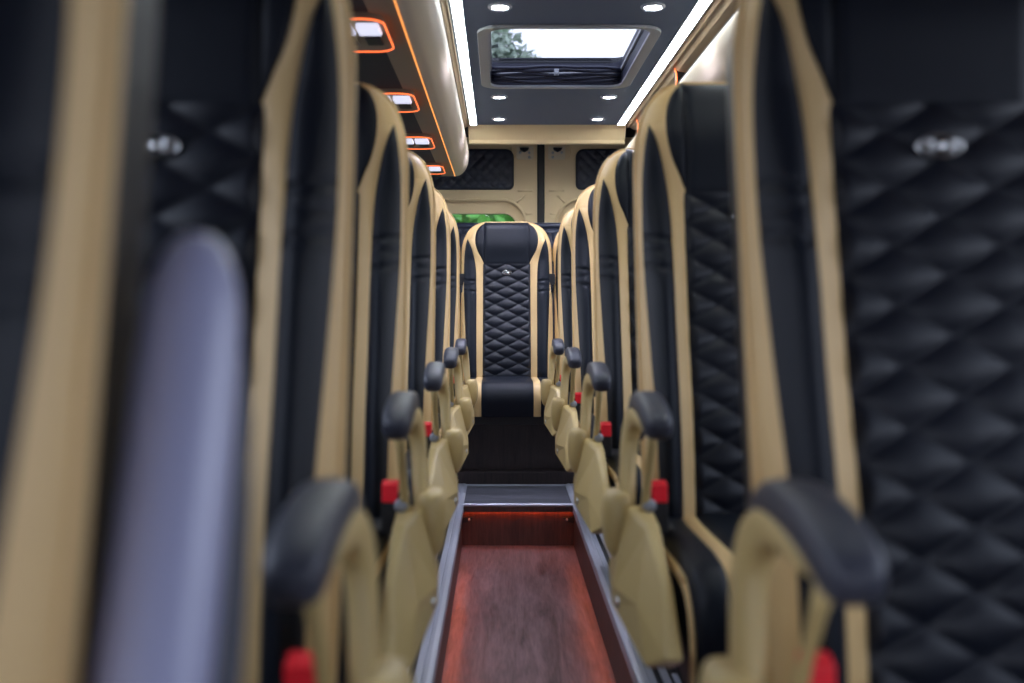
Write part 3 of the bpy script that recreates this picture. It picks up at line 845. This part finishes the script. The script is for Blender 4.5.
XG = .232
def door(nm, s):
    """s=-1 left leaf, +1 right leaf"""
    r = empty(nm, (0, 0, 0), kind='structure')
    xi = XG + s * .020; xo = XG + s * .93
    a, b = sorted((xi, xo))
    # recess opening
    inn = XG + s * .090; out = XG + s * .80
    oa, ob = sorted((inn, out))
    op = rrect(oa, ob, Z(-.25), Z(.575), .13, 10)
    op2 = rrect(oa + .045, ob - .045, Z(-.21), Z(.505), .07, 8)
    d0 = plate('door_panel', [(a, -.15), (b, -.15), (b, Z(.92)), (a, Z(.92))], [op], .03, 'beige', 'XZ', YD + .02, parent=r, bevel=.004)
    plate('window_surround', rrect(oa - .02, ob + .02, Z(-.27), Z(.595), .13, 10), [op2], .02, 'beige', 'XZ', YD + .045, parent=r, bevel=.004)
    bm = bmesh.new()
    tube(bm, [(x, YD + .006, z) for x, z in rrect(oa - .004, ob + .004, Z(-.254), Z(.579), .13, 10)], .008, 8, closed=True)
    obj('recess_bead', bm, 'beige', r)
    obj('window_seal', tube(bmesh.new(), [(x, YD + .04, z) for x, z in op2], .005, 6, closed=True), 'dark', r)
    obj('window_glass', B(oa + .02, ob - .02, YD + .058, YD + .064, Z(-.23), Z(.53)), 'glass', r, smooth=False)
    if s < 0: pts = rrect(-.46, .082, Z(.632), Z(.858), (.045, .02, .02, .03), 8)
    else: pts = rrect(.425, .98, Z(.632), Z(.858), (.02, .045, .03, .02), 8)
    quilt_pad('quilted_pad', pts, YD + .003, r)
    # pressed ribs
    bm = bmesh.new()
    z0 = Z(.628)
    tube(bm, [(XG + s * .045, YD + .006, z0), (XG + s * .13, YD + .006, z0)], .005, 8)
    tube(bm, [(XG + s * .09 , YD + .006, Z(.60)), (XG + s * .135, YD + .006, Z(.560))], .006, 8)
    tube(bm, [(XG + s * .05, YD + .006, Z(.50)), (XG + s * .085, YD + .006, Z(.50))], .004, 8)
    tube(bm, [(XG + s * .045, YD + .006, Z(.815)), (XG + s * .16, YD + .006, Z(.815)), (XG + s * .165, YD + .006, Z(.87))], .004, 8)
    obj('pressed_rib', bm, 'beige', r)
    # latch bracket with bolts
    bx0, bx1 = sorted((XG + s * .040, XG + s * .135))
    bm = bmesh.new(); prism(bm, rrect(bx0, bx1, Z(.800), Z(.875), .012, 4), YD - .002, YD + .008)
    bk = obj('latch_plate', bm, 'plate', r, smooth=False)
    bm = bmesh.new(); lx = XG + s * .092; prism(bm, [(lx - .026, Z(.862)), (lx + .026, Z(.862)), (lx + .020, Z(.850)), (lx, Z(.838)), (lx - .020, Z(.850))], YD - .03, YD)
    obj('latch', bm, 'dark', bk, smooth=False, bev=.003)
    for dx, zz in ((.065, .836), (.115, .838), (.065, .812)):
        obj('bolt', cyl(bmesh.new(), (XG + s * dx, YD - .008, Z(zz)), .007, .008, 'Y', 14), 'bolt', bk)
    return r
door('door_1', -1)
door('door_2', 1)
struct('trim_6', B(XG - .020, XG + .020, YD - .004, YD + .05, -.15, Z(.90)), 'dark', smooth=False, bev=.006)
struct('wall_rear', box(box(bmesh.new(), XL - .05, XG - .93, YD + .0, YD + .07, -.2, Z(1.02)), XL - .05, XR + .05, YD + .075, YD + .1, Z(.80), Z(1.02)), 'body', smooth=False)
# navy partition behind the rear seats
pt = empty('rear_partition', (.24, 5.20, 0), 'navy quilted partition standing behind the rear seats, below the door windows', 'partition')
obj('partition_board', B(-.87, .87, 0, .03, 0, Z(.405)), 'navy', pt, smooth=False)
obj('top_roll', tube(bmesh.new(), [(-.87, .012, Z(.410)), (.87, .012, Z(.410))], .018, 12), 'navy', pt)
for k in range(4):
    x0 = -.86 + k * .43
    o = quilt_pad('quilted_pad', rrect(x0 + .004, x0 + .426, Z(.10), Z(.392), .015, 3), -.004, pt, q=.06)
    o.location = (0, 0, 0)
# seat belts in the gaps of the rear row
for x, lab in ((-.182, 'dark seat belt hanging in the gap left of the central rear seat'), (.262, 'dark seat belt hanging in the gap right of the central rear seat')):
    b = empty('seat_belt', (x, 4.98, 0), lab, 'seat belt', 'seat belts of the rear row')
    bm = bmesh.new()
    pts = [(0, .13, Z(.36)), (-.004, .05, Z(.32)), (.004, -.02, Z(.20)), (-.003, -.055, Z(.08)), (.005, -.085, Z(-.08)), (0, -.125, Z(-.26)), (0, -.15, Z(-.36))]
    tube(bm, pts, .011, 8, flat=(.25, 1.0)); obj('webbing', bm, 'web', b)
    bm = bmesh.new(); prism(bm, rrect(-.016, .016, Z(.095), Z(.15), .006, 3), -.075, -.062)
    obj('tongue_guide', bm, 'dark', b, smooth=False, bev=.002)
    bm = bmesh.new(); prism(bm, [(-.009, Z(.055)), (.009, Z(.062)), (.009, Z(.098)), (-.009, Z(.098))], -.074, -.069)
    obj('metal_tongue', bm, 'chrome', b, smooth=False)

# ------------------------------------------------------------------ outside
struct('ground', B(-40, 40, -30, 60, -1.0, -.9), 'asphalt', smooth=False)
def leaves(bm, n, fn, size):
    for i in range(n):
        c, nr = fn()
        a = Vector((random.uniform(-1, 1), random.uniform(-1, 1), random.uniform(-1, 1))).normalized()
        t = a.cross(nr).normalized(); b = (a + nr * .4).normalized()
        s = size * random.uniform(.6, 1.3)
        v = [bm.verts.new(c + t * p * s + b * q * s) for p, q in ((0, -1), (.45, 0), (0, 1), (-.45, 0))]
        v[1].co += nr * .1 * s; v[3].co += nr * .1 * s
        bm.faces.new((v[0], v[1], v[2])); bm.faces.new((v[0], v[2], v[3]))
hg = empty('hedge', (.3, 10.5, -.9), 'bright green hedge outside, seen through the rear door window', 'hedge')
bm = bmesh.new()
def hf():
    x = random.uniform(-4, 4); top = 3.2 + .35 * math.sin(x * 1.7) + .2 * math.sin(x * 4.1)
    if random.random() < .75:
        z_ = random.uniform(0, top); return Vector((x, -.45 + random.uniform(-.2, .2) + .12 * math.sin(x * 5) * math.sin(z_ * 6), z_)), Vector((0, -1, .2)).normalized()
    return Vector((x, random.uniform(-.5, .5), top + random.uniform(-.15, .15))), Vector((0, 0, 1))
leaves(bm, 12000, hf, .085); obj('foliage', bm, 'leaf', hg)
bm = B(-4, 4, -.35, .4, .1, 3.0); obj('inner_foliage', bm, 'leaf', hg, smooth=False)
tr = empty('tree', (-1.0, 17, -.9), 'grey-green leafy tree seen through the left part of the roof hatch', 'tree')
bm = tube(bmesh.new(), [(0, 0, 0), (.1, 0, 1.5), (0, .1, 3.6), (.15, 0, 5.8)], [.22, .17, .13, .05], 10); obj('trunk', bm, 'bark', tr)
bm = bmesh.new()
blobs = [(Vector((0, 0, 5.7)), 1.3), (Vector((.75, -.2, 5.85)), .7), (Vector((.35, .1, 6.4)), .5), (Vector((-1.0, .2, 6.1)), 1.1), (Vector((1.35, 0, 5.6)), .45), (Vector((-.6, 0, 6.6)), .8)]
def tf():
    c, r_ = random.choice(blobs); d = Vector((random.gauss(0, 1), random.gauss(0, 1), random.gauss(0, 1))).normalized()
    return c + d * r_ * random.uniform(.55, 1.08), d
leaves(bm, 7000, tf, .10); obj('crown', bm, 'tleaf', tr)

# ------------------------------------------------------------------ light
w = bpy.data.worlds.new('world'); sc.world = w; w.use_nodes = True
nt = w.node_tree; bg = nt.nodes['Background']
# overcast sky: soft gradient, a little brighter towards the horizon ahead of the van
tc = nt.nodes.new('ShaderNodeTexCoord'); sp = nt.nodes.new('ShaderNodeSeparateXYZ'); cr = nt.nodes.new('ShaderNodeValToRGB')
nt.links.new(tc.outputs['Generated'], sp.inputs[0]); nt.links.new(sp.outputs['Z'], cr.inputs[0])
cr.color_ramp.elements[0].position = 0.0; cr.color_ramp.elements[0].color = (0.82, 0.84, 0.97, 1)
cr.color_ramp.elements[1].position = 0.6; cr.color_ramp.elements[1].color = (0.72, 0.80, 1.0, 1)
nt.links.new(cr.outputs[0], bg.inputs[0]); bg.inputs[1].default_value = 2.6

def portal(loc, rot, sx, sy):
    l = bpy.data.lights.new('portal', 'AREA'); l.shape = 'RECTANGLE'; l.size = sx; l.size_y = sy; l.cycles.is_portal = True
    o = bpy.data.objects.new('window_portal', l); COL.objects.link(o); o.location = loc; o.rotation_euler = rot
for a, b in WIN['wall_left']: portal((XL - .06, (a + b) / 2, Z(.215)), (0, -PI / 2, 0), .67, b - a)
for a, b in WIN['wall_right']: portal((XR + .06, (a + b) / 2, Z(.215)), (0, PI / 2, 0), .67, b - a)
portal((XL - .06, -.45, (Z(.24) + .03) / 2), (0, -PI / 2, 0), Z(.24) - .03, 1.1)
portal(((XL + XR) / 2 - .075, Y0 - .06, Z(-.21)), (PI / 2, 0, 0), XR - XL - .35, .78)
portal((.231, 3.64, Z(1.06)), (0, 0, 0), .55, .85)

# ------------------------------------------------------------------ camera
cam = bpy.data.cameras.new('camera'); co = bpy.data.objects.new('camera', cam); COL.objects.link(co)
co.location = (0, 0, CH); co.rotation_euler = (PI / 2, 0, 0)
cam.sensor_width = 36; cam.lens = 990 / 1024 * 36
cam.shift_x = (512 - 499) / 1024; cam.shift_y = -(341.5 - 304) / 1024
cam.clip_start = .02; cam.clip_end = 200
cam.dof.use_dof = True; cam.dof.focus_distance = 4.3; cam.dof.aperture_fstop = 2.6
sc.camera = co
vs = sc.view_settings; vs.view_transform = 'Standard'; vs.look = 'None'; vs.gamma = 1; vs.exposure = 0.62; vs.use_curve_mapping = False
sc.cycles.max_bounces = 8; sc.cycles.transparent_max_bounces = 12; sc.cycles.use_denoising = True
sc.cycles.sample_clamp_indirect = 6
